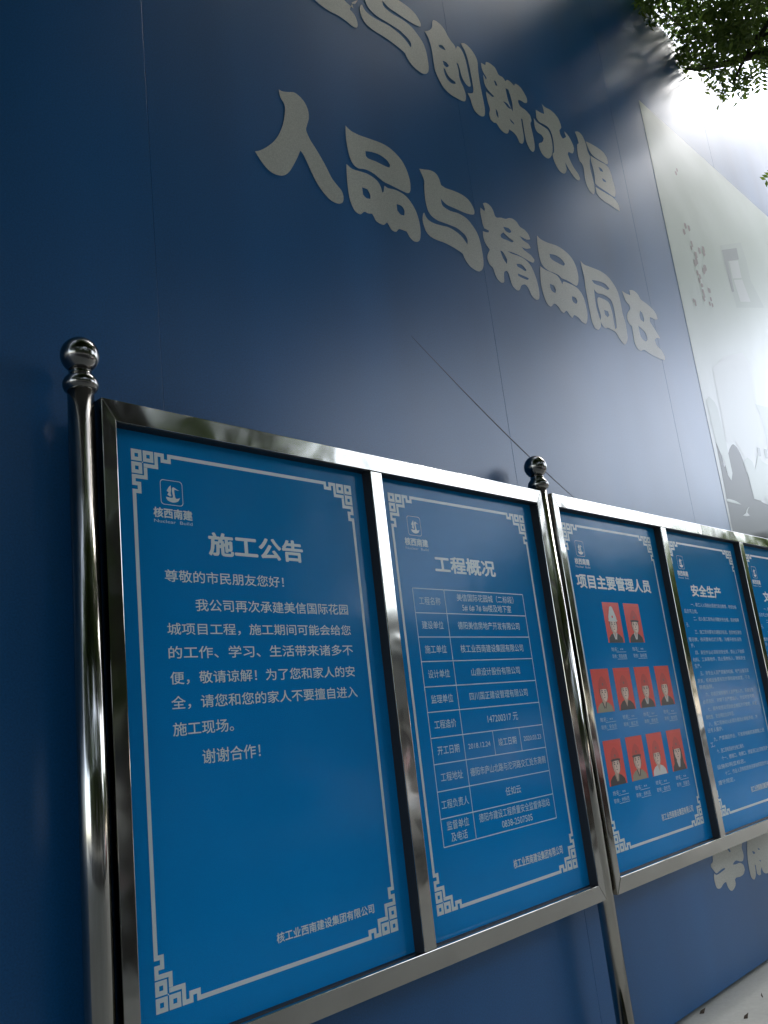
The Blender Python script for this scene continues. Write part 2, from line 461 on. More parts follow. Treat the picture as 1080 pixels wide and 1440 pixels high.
chars.append([(F_, [(250,155),(280,185),(320,205),(360,240),(395,290),(415,350),(410,365),(400,380),(410,420),(430,450),(457,435),(440,388),(470,420),(500,470),(522,530),(515,570),(500,572),(478,562),(470,580),(490,630),(520,690),(560,750),(575,790),(565,802),(540,790),(500,740),(465,680),(449,648),(455,680),(462,710),(450,740),(430,743),(400,720),(370,670),(350,620),(343,580),(355,560),(350,480),(335,410),(310,360),(270,330),(230,310),(205,275),(200,205),(235,227),(272,242),(262,190)]),
 (F_, [(183,275),(210,310),(260,345),(300,372),(322,410),(337,470),(343,540),(335,590),(310,617),(280,605),(250,570),(230,520),(228,490),(255,480),(268,450),(250,420),(215,395),(195,360),(187,310)])])
chars.append([(F_, [(530,390),(560,392),(590,420),(610,460),(625,500),(640,560),(660,600),(655,640),(660,700),(680,780),(695,850),(695,910),(680,915),(655,890),(630,840),(615,780),(605,700),(590,660),(570,640),(555,580),(550,500),(565,490),(550,440)]),
 (F_, [(622,473),(660,490),(720,525),(770,565),(800,610),(808,650),(800,668),(770,650),(720,620),(680,590),(655,555),(640,520)]),
 (F_, [(662,592),(700,617),(750,647),(800,677),(830,730),(850,800),(870,880),(870,935),(850,935),(815,910),(770,880),(730,853),(703,828),(697,760),(682,690),(668,640)]),
 (F_, [(729,688),(755,703),(770,731),(745,723)]), (F_, [(759,783),(785,799),(797,820),(770,809)]),
 (F_, [(706,858),(750,885),(800,915),(850,945),(885,985),(905,1030),(908,1060),(880,1045),(830,1010),(780,980),(740,945),(715,910)])])
# lower line, mostly hidden by the board
chars.append([(G_, [(240,100),(300,40),(420,20),(500,60),(600,30),(680,90),(700,200),(680,330),(700,420),(710,480),(697,545),(650,553),(598,540),(560,572),(548,602),(590,600),(640,578),(680,585),(710,615),(727,680),(710,745),(660,785),(600,800),(578,830),(590,900),(570,960),(535,1000),(500,985),(465,930),(447,868),(430,872),(400,900),(370,950),(335,970),(300,950),(275,880),(260,800),(262,735),(290,758),(320,752),(380,710),(428,672),(424,655),(400,660),(350,695),(300,735),(262,700),(215,640),(212,600),(240,560),(240,480),(225,350),(225,200)]),
 (G_, [(450,345),(480,350),(515,400),(495,412)])])
chars.append([(G_, [(760,50),(850,20),(1050,-60),(1300,-40),(1420,40),(1420,300),(1380,640),(1340,690),(1280,660),(1240,600),(1190,640),(1150,700),(1100,725),(1040,735),(1005,705),(983,640),(970,700),(975,750),(945,765),(915,740),(905,680),(893,610),(878,605),(890,680),(895,760),(880,820),(860,828),(830,800),(810,740),(790,640),(770,500),(762,250)]),
 (G_, [(838,398),(870,405),(887,430),(860,442)]), (G_, [(923,350),(950,360),(957,376),(930,377)]), (G_, [(943,534),(975,540),(970,562)])])

yu_wall = wall_loop(cpx(*B, YU))
for ch in chars:
    if ch == 'yu1':
        # same glyph as in the lower line, moved and scaled in the wall's own plane
        q = [on_plane(*cpx(*D_, [p])[0], CY) for p in yu1]
        r = [on_plane(*cpx(*B, [p])[0], CY) for p in [(165, 402), (520, 771), (481, 400)]]
        sx = (q[1].x - q[0].x) / (r[1].x - r[0].x)
        sz = (q[2].z - q[1].z) / (r[2].z - r[1].z)
        loops = [[Vector((q[0].x + (v.x - r[0].x) * sx, q[1].z + (v.y - r[1].z) * sz)) for v in yu_wall]]
    else:
        loops = [wall_loop(cpx(o, s, pts)) for (o, s), pts in ch]
    wpart('lettering', fill_mesh('lettering', loops, CY), M_char)

# thin dark strip painted for an overhead wire's reflection in the sheet
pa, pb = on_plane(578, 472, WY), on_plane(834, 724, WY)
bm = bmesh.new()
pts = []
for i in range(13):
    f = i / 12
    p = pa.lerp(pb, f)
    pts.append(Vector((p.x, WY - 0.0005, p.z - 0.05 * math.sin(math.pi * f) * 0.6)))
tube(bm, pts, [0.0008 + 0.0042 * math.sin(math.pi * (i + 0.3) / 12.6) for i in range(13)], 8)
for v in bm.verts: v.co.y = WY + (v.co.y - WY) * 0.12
M_wire_refl, _, _ = mat('dark_wire_reflection', (0.012, 0.03, 0.07), 0.6)
wpart('wire_reflection', bm_mesh('wire_reflection', bm, True), M_wire_refl)

# ------------------------------------------------------------------ printed mural further along the wall
M_mur, t, b = mat('mural_pale_print', (0.5, 0.55, 0.48), 0.29, 0.0, 0.40)
tc = t.nodes.new('ShaderNodeTexCoord'); sx = t.nodes.new('ShaderNodeSeparateXYZ')
t.links.new(tc.outputs['Object'], sx.inputs[0])
t.links.new(ramp(t, maprange(t, sx.outputs['Z'], 1.8, 6.1, 0, 1), [(0.0, (0.30, 0.33, 0.31)), (0.35, (0.50, 0.53, 0.50)), (0.65, (0.46, 0.52, 0.45)), (1.0, (0.40, 0.47, 0.38))]), b.inputs['Base Color'])
nn = noise(t, 1.7, 3, 0.5, tc.outputs['Object'])
bump(t, b, nn.outputs[0], 1.0, 0.004)
M_mgrey, _, _ = mat('mural_grey_print', (0.07, 0.08, 0.07), 0.34, 0.0, 0.2)
M_mgreen, _, _ = mat('mural_pale_green_print', (0.40, 0.46, 0.40), 0.3, 0.0, 0.33)
M_mlight, _, _ = mat('mural_white_print', (0.52, 0.55, 0.52), 0.3, 0.0, 0.33)
M_mmid, _, _ = mat('mural_mid_grey_print', (0.24, 0.26, 0.25), 0.3, 0.0, 0.33)
M_mtxt, _, _ = mat('mural_brown_print', (0.27, 0.22, 0.19), 0.3, 0.0, 0.33)
MX0, MX1, MZ1, MZ0 = 4.79, 15.0, 6.145, 0.35
mur = wpart('mural', fill_mesh('mural', [[(MX0, MZ0), (MX1, MZ0), (MX1, MZ1), (MX0, MZ1)]], WY - 0.0018), M_mur, wall, 'pale printed mural of city towers and trees')
def mpart(name, pxs, m, lay, sub=3, z=None):
    lp = [(q.x, q.z) for q in (on_plane(a, c, WY) for a, c in pxs)]
    lp = smooth_loop(lp, sub, 40) if sub > 1 else [Vector(p) for p in lp]
    o = link(name, fill_mesh(name, [lp], WY - 0.0018 - 0.0006 * lay), m, mur)
    return o
H_ = ((960, 560), 7.2)
I_ = ((930, 230), 7.2)
# grey park strip along the foot of the mural with tree tops
mpart('printed_trees', cpx(*H_, [(330,440),(350,455),(380,520),(400,620),(420,700),(440,640),(470,520),(500,470),(530,480),(560,520),(590,580),(610,640),(640,740),(680,800),(715,800),(740,900),(760,1000),(800,1050),(870,1080),(1000,1100),(1500,1200),(2600,1350),(2600,1800),(1600,1900),(700,1900),(560,1600),(500,1330),(440,1010),(390,740)]), M_mgrey, 1)
mpart('printed_tower', cpx(*H_, [(232,20),(262,-20),(320,40),(350,100),(430,420),(470,620),(500,760),(490,835),(455,780),(420,650),(330,440)]), M_mgreen, 2, 1)
mpart('printed_tower', cpx(*H_, [(300,-300),(420,-420),(600,-460),(700,-300),(730,20),(800,200),(850,440),(870,700),(720,560),(640,640),(600,560),(530,440),(440,440)]), M_mlight, 1.5, 1)
mpart('printed_tower', cpx(*H_, [(610,640),(650,600),(700,640),(730,720),(760,560),(800,640),(900,700),(1100,760),(1400,1000),(1000,1130),(860,1075),(815,990),(790,1040),(720,1020),(690,900),(665,800)]), M_mgreen, 3, 1)
for dx in (0, 70, 140):
    mpart('printed_window', cpx(*H_, [(745+dx,500+dx*.2),(775+dx,505+dx*.2),(790+dx,590+dx*.3),(765+dx,590+dx*.3)]), M_mmid, 3.6, 1)
mpart('printed_tower', cpx(*H_, [(730,60),(1100,160),(1300,420),(1300,800),(880,700),(840,420),(790,190)]), M_mgreen, 2.5, 1)
mpart('printed_tower', cpx(*I_, [(590,830),(800,800),(860,985),(900,1180),(1040,1460),(760,1460),(700,1250),(640,1050)]), M_mgreen, 1, 1)
mpart('printed_facade', cpx(*I_, [(610,876),(758,856),(782,972),(672,990),(690,1080),(735,1300),(712,1300),(655,1060)]), M_mmid, 1.6, 1)
mpart('printed_facade', cpx(*I_, [(680,985),(772,985),(810,1160),(720,1165)]), M_mlight, 2, 1)
mpart('printed_facade', cpx(*I_, [(730,1180),(815,1175),(900,1400),(800,1400)]), M_mlight, 2, 1)
mpart('printed_bird', cpx(*H_, [(440,1020),(480,1025),(540,1045),(590,1078),(540,1068),(480,1055),(445,1045)]), M_mgreen, 3)
mpart('printed_bird', cpx(*H_, [(672,1095),(655,1130),(650,1160),(675,1190),(640,1195),(605,1188),(635,1165),(645,1130)]), M_mlight, 3)
rnd = random.Random(3)
cal = 0
for (x, y, s) in [(150,95,0.7),(250,660,1.1),(295,830,0.8),(335,980,1.3),(370,1150,1.0),(405,1210,0.7),(400,915,1.2),(432,1080,1.2),(470,1250,0.9),(410,1330,1.0),(330,1420,.8),(500,1400,.8)]:
    for j in range(3):
        ax, ay = x + rnd.uniform(-22, 22) * s, y + rnd.uniform(-45, 45) * s
        mpart('printed_calligraphy', cpx(*I_, [(ax - 12*s, ay - 30*s), (ax + 6*s, ay - 22*s), (ax + 16*s, ay + 18*s), (ax + 4*s, ay + 30*s), (ax - 8*s, ay + 2*s)]), M_mtxt, 2 + 0.02 * cal, 1)
        cal += 1

# ------------------------------------------------------------------ notice board
board = tag(empty('notice_board', U(0.72, 0, -0.609)), 'stainless steel framed site notice board holding bright blue printed panels before the hoarding', 'notice board')
binv = Matrix.Translation(-board.location)
def bpart(name, me, m, parent=board):
    o = link(name, me, m, parent)
    if parent is board: o.matrix_parent_inverse = binv
    return o
YF, YB = -0.0315, 0.024            # front and back of the frame tubes
PW_, PITCHB, GAP2 = 0.6573, 0.8013, 0.8891
MG = 0.050
ZT, ZB = 1.142, -0.060             # inner edges
RT = 0.047
def tubebox(name, x0, x1, z0, z1, y0=YF, y1=YB, m=None, bev=0.0025):
    bm = bmesh.new()
    a, b = U(x0, y0, z0), U(x1, y1, z1)
    add_box(bm, a, b, bev, 3)
    return bpart(name, bm_mesh(name, bm), m or M_steel)
def mitred(name, quad, y0=YF, y1=YB):
    """quad: 4 (x, z) corners counter-clockwise seen from the front"""
    bm = bmesh.new()
    f = [bm.verts.new(U(x, y0, z)) for x, z in quad]
    k = [bm.verts.new(U(x, y1, z)) for x, z in quad]
    bm.faces.new(f); bm.faces.new(k[::-1])
    for i in range(4):
        bm.faces.new((f[i], k[i], k[(i + 1) % 4], f[(i + 1) % 4]))
    bmesh.ops.bevel(bm, geom=list(bm.edges), offset=0.0022, segments=2, affect='EDGES', profile=0.5)
    bmesh.ops.recalc_face_normals(bm, faces=bm.faces)
    return bpart(name, bm_mesh(name, bm), M_steel)

def section(xl, n, stile=0.033):
    xi0 = xl - MG
    xi1 = xl + (n - 1) * PITCHB + PW_ + MG
    g = 0.0006
    X0, X1, Z1, Z0 = xi0 - stile, xi1 + stile, ZT + RT, ZB - RT
    mitred('frame_rail', [(X0 + g, Z1), (xi0 + g, ZT), (xi1 - g, ZT), (X1 - g, Z1)])
    mitred('frame_rail', [(X0 + g, Z0), (X1 - g, Z0), (xi1 - g, ZB), (xi0 + g, ZB)])
    mitred('frame_stile', [(X0, Z0), (xi0, ZB), (xi0, ZT), (X0, Z1)])
    mitred('frame_stile', [(X1, Z0), (X1, Z1), (xi1, ZT), (xi1, ZB)])
    for i in range(1, n):
        a = xl + i * PITCHB - MG
        d0 = xl + (i - 1) * PITCHB + PW_ + MG
        tubebox('divider', d0, a, ZB + 0.001, ZT - 0.001, YF - 0.0002)
    return X0, X1

SEC2 = PITCHB + GAP2
a0, a1 = section(0.0, 2)
b0, b1 = section(SEC2, 3)

def post(xc, name='post'):
    c = U(xc, -0.005, -0.609)
    r = 0.027 * S
    h = (1.205 + 0.609) * S
    bm = bmesh.new()
    lathe(bm, [(r, 0.005), (r, h)], c, 48)
    p = bpart(name, bm_mesh(name, bm, True), M_post)
    bm = bmesh.new()
    lathe(bm, [(r * 0.98, 0), (r * 1.22, 0.004), (r * 1.34, 0.016), (r * 1.34, 0.026), (r * 1.22, 0.038), (r * 0.98, 0.048), (r * 0.86, 0.057), (r * 0.86, 0.068)], c + Vector((0, 0, h - 0.002)), 48)
    o = link('collar', bm_mesh('collar', bm, True), M_ball, p)
    bm = bmesh.new()
    R0 = 0.0395 * S
    prof = [(max(0.001, R0 * math.sin(math.pi * i / 24)), -R0 * math.cos(math.pi * i / 24)) for i in range(25)]
    lathe(bm, prof, c + Vector((0, 0, h + 0.056 + R0)), 48)
    o = link('finial_ball', bm_mesh('finial_ball', bm, True), M_ball, p)
    bm = bmesh.new()
    lathe(bm, [(r * 2.1, 0), (r * 2.1, 0.010), (r * 1.1, 0.016), (r * 1.05, 0.05)], c, 40)
    o = link('base_flange', bm_mesh('base_flange', bm), M_post, p)
    return p
post(-0.1135)
post(1.5745)
post(b1 + 0.0305)

INK = -0.0006
def ploop(k0, pts):                # panel units -> metres loop
    return [Vector(((k0 + x) * S, z * S + GZ)) for x, z in pts]

def stroke(path, w):
    """rectangles along an axis-aligned polyline, one loop per union is avoided by returning one outline"""
    h = w / 2
    left, right = [], []
    n = len(path)
    for i, p in enumerate(path):
        p = Vector(p)
        d0 = (p - Vector(path[i - 1])).normalized() if i > 0 else None
        d1 = (Vector(path[i + 1]) - p).normalized() if i < n - 1 else None
        if d0 is None:
            q = p - d1 * h; nrm = Vector((-d1.y, d1.x))
            left.append(q + nrm * h); right.append(q - nrm * h)
        elif d1 is None:
            q = p + d0 * h; nrm = Vector((-d0.y, d0.x))
            left.append(q + nrm * h); right.append(q - nrm * h)
        else:
            n0 = Vector((-d0.y, d0.x)); n1 = Vector((-d1.y, d1.x))
            left.append(p + (n0 + n1) * h); right.append(p - (n0 + n1) * h)
    return left + right[::-1]

UN = 0.00857
def border_loops():
    W, H = PW_, 1.1
    out = []
    def corner(fx, fz):
        T = lambda p: ((p[0] * UN if not fx else W - p[0] * UN), (H - p[1] * UN if not fz else p[1] * UN))
        for (x, y) in ((0, 0), (3.35, 0), (0, 3.35)):
            out.append([T(q) for q in ((x, y), (x + 3, y), (x + 3, y + 3), (x, y + 3))])
            out.append([T(q) for q in ((x + 1, y + 1), (x + 2, y + 1), (x + 2, y + 2), (x + 1, y + 2))])
        mid = W / 2 / UN
        midv = H / 2 / UN
        out.append([T(q) for q in stroke([(4.25, 3.95), (7.15, 3.95), (7.15, 0.5), (9.0, 0.5), (9.0, 2.0), (11.0, 2.0), (11.0, 0.5), (mid - 0.5, 0.5)], 1.0)])
        out.append([T(q) for q in stroke([(3.95, 5.0), (3.95, 7.15), (0.5, 7.15), (0.5, 9.0), (2.0, 9.0), (2.0, 11.0), (0.5, 11.0), (0.5, midv - 0.5)], 1.0)])
        out.append([T(q) for q in ((3.05, 3.05), (3.35, 3.05), (3.35, 3.35), (3.05, 3.35))])
        out.append([T(q) for q in ((3.45, 3.45), (4.45, 3.45), (4.45, 4.45), (3.45, 4.45))][:0] or [T(q) for q in ((3.46, 3.46), (3.74, 3.46), (3.74, 4.44), (3.46, 4.44))])
    for fx in (0, 1):
        for fz in (0, 1): corner(fx, fz)
    return out
BORDER = border_loops()

def ellipse(cx, cz, rx, rz, n=14, a0=0.0, a1=2 * math.pi):
    return [(cx + rx * math.cos(a0 + (a1 - a0) * i / n), cz + rz * math.sin(a0 + (a1 - a0) * i / n)) for i in range(n if a1 - a0 > 6.2 else n + 1)]

def fan_mesh(polys):
    """polys: list of (points metres (x,z), material index, Y)"""
    me_list = []
    bm = bmesh.new()
    for pts, mi, Y in polys:
        vsx = [bm.verts.new((x, Y, z)) for x, z in pts]
        f = bm.faces.new(vsx)
        f.material_index = mi
        f.normal_update()
        if f.normal.y > 0: f.normal_flip()
    return bm

def pxline(z, a, bb):
    """zoom crop (origin, scale), left-bottom point, right-bottom -> panel metres"""
    (o, s) = z
    p = on_plane(o[0] + a[0] / s, o[1] + a[1] / s, 0)
    q = on_plane(o[0] + bb[0] / s, o[1] + bb[1] / s, 0)
    return p, q

def put(panel, name, body, x0, x1, z0, z1, bold=0.012, m=None):
    """x, z in metres"""
    me = fit_text(text_mesh(body, bold), x0, x1, z0, z1, INK)
    o = link(name, me, m or M_ink, panel)
    return o

def crop_text(panel, name, body, z, bl, br, h, bold=0.012, m=None):
    """bl, br: lower left and lower right in the crop, h: glyph height in the crop"""
    p, q = pxline(z, bl, br)
    t_, _ = pxline(z, (bl[0], bl[1] - h), br)
    zb = (p.z + q.z) / 2
    return put(panel, name, body, p.x, q.x, zb, zb + (t_.z - p.z), bold, m)

def make_panel(k):
    xo = [0, PITCHB, SEC2, SEC2 + PITCHB, SEC2 + 2 * PITCHB][k]
    bm = bmesh.new()
    e = 0.0005
    add_box(bm, U(xo - MG + e, 0, ZB + e), U(xo + PW_ + MG - e, 0.010, ZT - e))
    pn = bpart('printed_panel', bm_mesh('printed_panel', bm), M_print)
    o = link('ornamental_border', fill_mesh('ornamental_border', [ploop(xo, l) for l in BORDER], INK), M_ink, pn)
    # dark rubber gasket lining the recess round the sheet
    bm = bmesh.new()
    g, y0 = 0.0016, YF + 0.0035
    add_box(bm, U(xo - MG - 0.0006, y0, ZB), U(xo - MG + g, -0.0004, ZT))
    add_box(bm, U(xo + PW_ + MG - g, y0, ZB), U(xo + PW_ + MG + 0.0006, -0.0004, ZT))
    add_box(bm, U(xo - MG + g, y0, ZT - g), U(xo + PW_ + MG - g, -0.0004, ZT + 0.0006))
    add_box(bm, U(xo - MG + g, y0 + 0.012, ZB - 0.0006), U(xo + PW_ + MG - g, -0.0004, ZB + g))
    link('gasket', bm_mesh('gasket', bm), M_gask, pn)
    # emblem: rounded square outline, ship mast and hook
    cx, cz = 0.0965, 1.012
    def rr(r, n=5):
        out = []
        c = r * 0.28
        for (sx_, sz_, a) in ((1, 1, 0), (-1, 1, 90), (-1, -1, 180), (1, -1, 270)):
            for i in range(n + 1):
                an = R(a + 90 * i / n)
                out.append((cx + sx_ * (r - c) + c * math.cos(an), cz + sz_ * (r - c) + c * math.sin(an)))
        return out
    loops = [ploop(xo, rr(0.0285)), ploop(xo, rr(0.0272))]
    me1 = fill_mesh('emblem', loops, INK)
    hook = [(0.014, 0.010), (0.006, 0.014), (0.002, 0.012), (0.001, 0.003), (0.003, -0.008), (0.000, -0.012), (-0.016, -0.011), (-0.012, -0.019), (0.002, -0.023), (0.016, -0.019), (0.022, -0.010), (0.013, -0.013), (0.009, -0.010), (0.007, 0.004), (0.008, 0.009), (0.021, 0.007)]
    mast = [(-0.002, 0.018), (-0.008, 0.012), (-0.013, 0.004), (-0.008, 0.0), (-0.012, -0.005), (-0.006, -0.009), (-0.001, -0.008), (-0.003, -0.001), (-0.001, 0.008)]
    me2 = fill_mesh('emblem', [smooth_loop(ploop(xo, [(cx + a * 0.95, cz + c * 0.95) for a, c in hook]), 2)], INK)
    me3 = fill_mesh('emblem', [ploop(xo, [(cx + a * 0.95, cz + c * 0.95) for a, c in mast])], INK)
    o = link('emblem', join_meshes('emblem', [me1, me2, me3]), M_ink, pn)
    X = lambda x: (xo + x) * S
    Z = lambda z: z * S + GZ
    put(pn, 'emblem_text', '核西南建', X(0.048), X(0.147), Z(0.953), Z(0.976), 0.03)
    put(pn, 'emblem_text', 'Nuclear  Build', X(0.049), X(0.146), Z(0.942), Z(0.949), 0.0, M_inkf)
    return pn, xo, X, Z

# --- panel 1
pn, xo, X, Z = make_panel(0)
P1 = ((180, 620), 2.88)
crop_text(pn, 'heading', '施工公告', P1, (328, 467), (712, 493), 96, 0.030)
for body, bl, br, h in [
    ('尊敬的市民朋友您好！', (150, 573), (632, 592), 50), ('我公司再次承建美信国际花园', (275, 692), (892, 703), 50),
    ('城项目工程，施工期间可能会给您', (160, 787), (903, 788), 50), ('的工作、学习、生活带来诸多不', (165, 887), (912, 865), 52),
    ('便，敬请谅解！为了您和家人的安', (172, 990), (920, 955), 54), ('全，请您和您的家人不要擅自进入', (177, 1094), (930, 1036), 56),
    ('施工现场。', (183, 1195), (430, 1178), 56), ('谢谢合作！', (303, 1308), (538, 1282), 60)]:
    crop_text(pn, 'body_text', body, P1, bl, br, h, 0.008)
crop_text(pn, 'signature', '核工业西南建设集团有限公司', ((120, 1040), 2.16), (582, 619), (878, 528), 33, 0.018)

# --- panel 2: table
pn, xo, X, Z = make_panel(1)
crop_text(pn, 'heading', '工程概况', ((520, 620), 3.2733), (303, 606), (582, 628), 80, 0.030)
rows = [0.8315, 0.763, 0.696, 0.629, 0.561, 0.494, 0.4265, 0.359, 0.290, 0.222, 0.153]
cx0, cx1, cx2 = 0.056, 0.1915, 0.5835
lw = 0.0026
lp = []
def bar(x0, x1, z0, z1): lp.append(ploop(xo, [(x0, z0), (x1, z0), (x1, z1), (x0, z1)]))
for z in rows: bar(cx0, cx1 - lw / 2, z - lw / 2, z + lw / 2); bar(cx1 + lw / 2, cx2, z - lw / 2, z + lw / 2)
for x in (cx0, cx2): bar(x - lw / 2, x + lw / 2, rows[-1] - lw / 2, rows[0] + lw / 2) if False else None
meT = fill_mesh('table_lines', lp, INK)
lp = []
for x in (cx0, cx1, cx2): bar(x - lw / 2, x + lw / 2, rows[-1], rows[0])
for x in (0.328, 0.459): bar(x - lw / 2, x + lw / 2, rows[7], rows[6])
meV = fill_mesh('table_lines', lp, INK - 0.0001)
o = link('table_lines', join_meshes('table_lines', [meT, meV]), M_inkf, pn)
labs = ['工程名称', '建设单位', '施工单位', '设计单位', '监理单位', '工程造价', '开工日期', '工程地址', '工程负责人', None]
vals = [None, ('德阳美信房地产开发有限公司', .78), ('核工业西南建设集团有限公司', .79), ('山鼎设计股份有限公司', .61), ('四川国正建设管理有限公司', .73), ('147200317 元', .38), None, ('德阳市庐山北路与沱河路交汇处东南侧', .94), ('任如云', .19), None]
gh = 0.0225
def centred(body, c0, c1, zc, frac, h=gh, bold=0.006, m=None):
    mid = (c0 + c1) / 2; wd = (c1 - c0) * frac / 2
    put(pn, 'table_text', body, X(mid - wd), X(mid + wd), Z(zc - h / 2), Z(zc + h / 2), bold, m or M_inkf)
for i in range(10):
    zc = (rows[i] + rows[i + 1]) / 2
    if labs[i]: centred(labs[i], cx0, cx1, zc, 0.84 if len(labs[i]) == 5 else 0.68)
    if vals[i]: centred(vals[i][0], cx1, cx2, zc, vals[i][1])
zc = (rows[0] + rows[1]) / 2
centred('美信国际花园城（二标段）', cx1, cx2, zc + 0.0145, 0.72)
centred('5# 6# 7# 8#楼及地下室', cx1, cx2, zc - 0.0145, 0.62)
zc = (rows[6] + rows[7]) / 2
centred('2018.12.24', cx1, 0.328, zc, 0.74, 0.014)
centred('竣工日期', 0.328, 0.459, zc, 0.68)
centred('2020.03.23', 0.459, cx2, zc, 0.74, 0.014)
zc = (rows[9] + rows[10]) / 2
centred('监督单位', cx0, cx1, zc + 0.015, 0.68)
centred('及电话', cx0, cx1, zc - 0.015, 0.50)
centred('德阳市建设工程质量安全监督体验站', cx1, cx2, zc + 0.015, 0.88)
centred('0838-2507505', cx1, cx2, zc - 0.015, 0.38, 0.018)
SG = ('核工业西南建设集团有限公司', 0.340, 0.590, 0.051, 0.075)
put(pn, 'signature', SG[0], X(SG[1]), X(SG[2]), Z(SG[3]), Z(SG[4]), 0.018)

# --- panel 3: portraits
pn, xo, X, Z = make_panel(2)
put(pn, 'heading', '项目主要管理人员', X(0.037), X(0.582), Z(0.868), Z(0.920), 0.030)
mats = [M_red, M_skin, M_skin2, M_hair, M_helm, M_helw, M_lip, M_khaki]
PWD, PHT = 0.117, 0.146
def portrait(x0, z1, body=3, helmet=4, long_hair=False, glasses=False, collar=5, tilt=0.0, face=1, peak=0.0, badge=False):
    polys = []
    L = [0]
    def add(pts, mi):
        L[0] += 1
        polys.append(([(X(x0 + u * PWD), Z(z1 - v * PHT)) for u, v in pts], mi, INK - 0.00005 * L[0]))
    def el(cx_, cv, rx, rv, mi, n=14, a0=0, a1=2 * math.pi): add([(cx_ + rx * math.cos(a0 + (a1 - a0) * i / n), cv + rv * math.sin(a0 + (a1 - a0) * i / n)) for i in range(n + (0 if a1 - a0 > 6.2 else 1))], mi)
    add([(0, 0), (0, 1), (1, 1), (1, 0)], 0)
    c = 0.5 + tilt
    if long_hair:
        add([(c - .27, .42), (c - .30, .62), (c - .33, .86), (c - .2, .92), (c + .2, .92), (c + .33, .86), (c + .30, .6), (c + .26, .4), (c, .3)], 3)
    add([(.06, 1.0), (.10, .88), (.24, .80), (.40, .765), (.60, .765), (.76, .80), (.90, .88), (.94, 1.0)], body)
    add([(.40, .765), (.5, .93), (.60, .765), (.585, .70), (.415, .70)], face)
    if collar is not None:
        add([(.37, .76), (.42, .755), (.5, .90), (.455, .93)], collar); add([(.63, .76), (.58, .755), (.5, .90), (.545, .93)], collar)
    el(c, .55, .235, .22, 3)
    el(c, .575, .205, .205, face)
    el(c + .04, .58, .145, .17, 2)
    for s in (-1, 1): el(c + s * .19, .57, .025, .045, face, 8)
    for s in (-1, 1):
        el(c + s * .08, .545, .035, .016, 3, 8)
        add([(c + s * .045, .50), (c + s * .12, .495), (c + s * .125, .512), (c + s * .045, .516)], 3)
        if glasses: add([(c + s * .03, .525), (c + s * .145, .525), (c + s * .145, .533), (c + s * .03, .533)], 3)
    add([(c - .012, .55), (c + .022, .62), (c - .022, .62)], 6)
    add([(c - .055, .665), (c, .658), (c + .055, .665), (c, .682)], 6)
    # helmet: dome, ridge, brim, badge
    top = .17 - peak
    add([(c - .245, .445), (c - .235, .36), (c - .18, .27), (c - .09, top + .03), (c, top), (c + .09, top + .03), (c + .18, .27), (c + .235, .36), (c + .245, .445)], helmet)
    add([(c - .03, top + .005), (c + .03, top + .005), (c + .045, .42), (c - .045, .42)], helmet)
    add([(c - .28, .445), (c - .15, .425), (c + .15, .425), (c + .28, .445), (c + .24, .478), (c, .470), (c - .24, .478)], helmet if helmet == 5 else 3 if badge else 4)
    el(c, .36, .045, .035, 6 if helmet == 4 else 0, 8)
    bm = fan_mesh(polys)
    me = bm_mesh('portrait', bm)
    o = link('portrait', me, mats, pn)
def caption(x0, ztop, role):
    put(pn, 'caption', '姓名：' + '××', X(x0 + 0.012), X(x0 + 0.095), Z(ztop - 0.030), Z(ztop - 0.016), 0.0, M_inkf)
    put(pn, 'caption', '职务：' + role, X(x0 + 0.012), X(x0 + 0.112), Z(ztop - 0.055), Z(ztop - 0.041), 0.0, M_inkf)
    for dz in (0.034, 0.059):
        o = link('caption_line', fill_mesh('caption_line', [ploop(xo, [(x0 + 0.045, ztop - dz), (x0 + 0.114, ztop - dz), (x0 + 0.114, ztop - dz + 0.0014), (x0 + 0.045, ztop - dz + 0.0014)])], INK), M_inkf, pn)
rowdef = [(0.822, [0.184, 0.337]), (0.5865, [0.028, 0.180, 0.331, 0.4875]), (0.349, [0.030, 0.181, 0.331, 0.4875])]
opt = [dict(helmet=5, peak=.08, collar=5, tilt=-.02), dict(helmet=4, collar=5, badge=True, tilt=.05),
       dict(helmet=4, body=7, collar=3, tilt=.05), dict(body=3, collar=None), dict(glasses=True, collar=5, tilt=.03), dict(body=3, collar=5, tilt=-.02),
       dict(body=3, collar=7, tilt=.04, badge=True), dict(body=7, collar=3, badge=True), dict(body=5, collar=None, tilt=-.03), dict(body=3, collar=5, long_hair=True, face=2, tilt=.02)]
roles = ['项目经理', '副经理', '安全员', '施工员', '质检员', '技术员', '材料员', '资料员', '造价员', '测量员']
ii = 0
for zt, xs in rowdef:
    for x in xs:
        portrait(x, zt, **opt[ii])
        caption(x, zt - PHT, roles[ii])
        ii += 1
put(pn, 'signature', SG[0], X(SG[1]), X(SG[2]), Z(SG[3]), Z(SG[4]), 0.018)

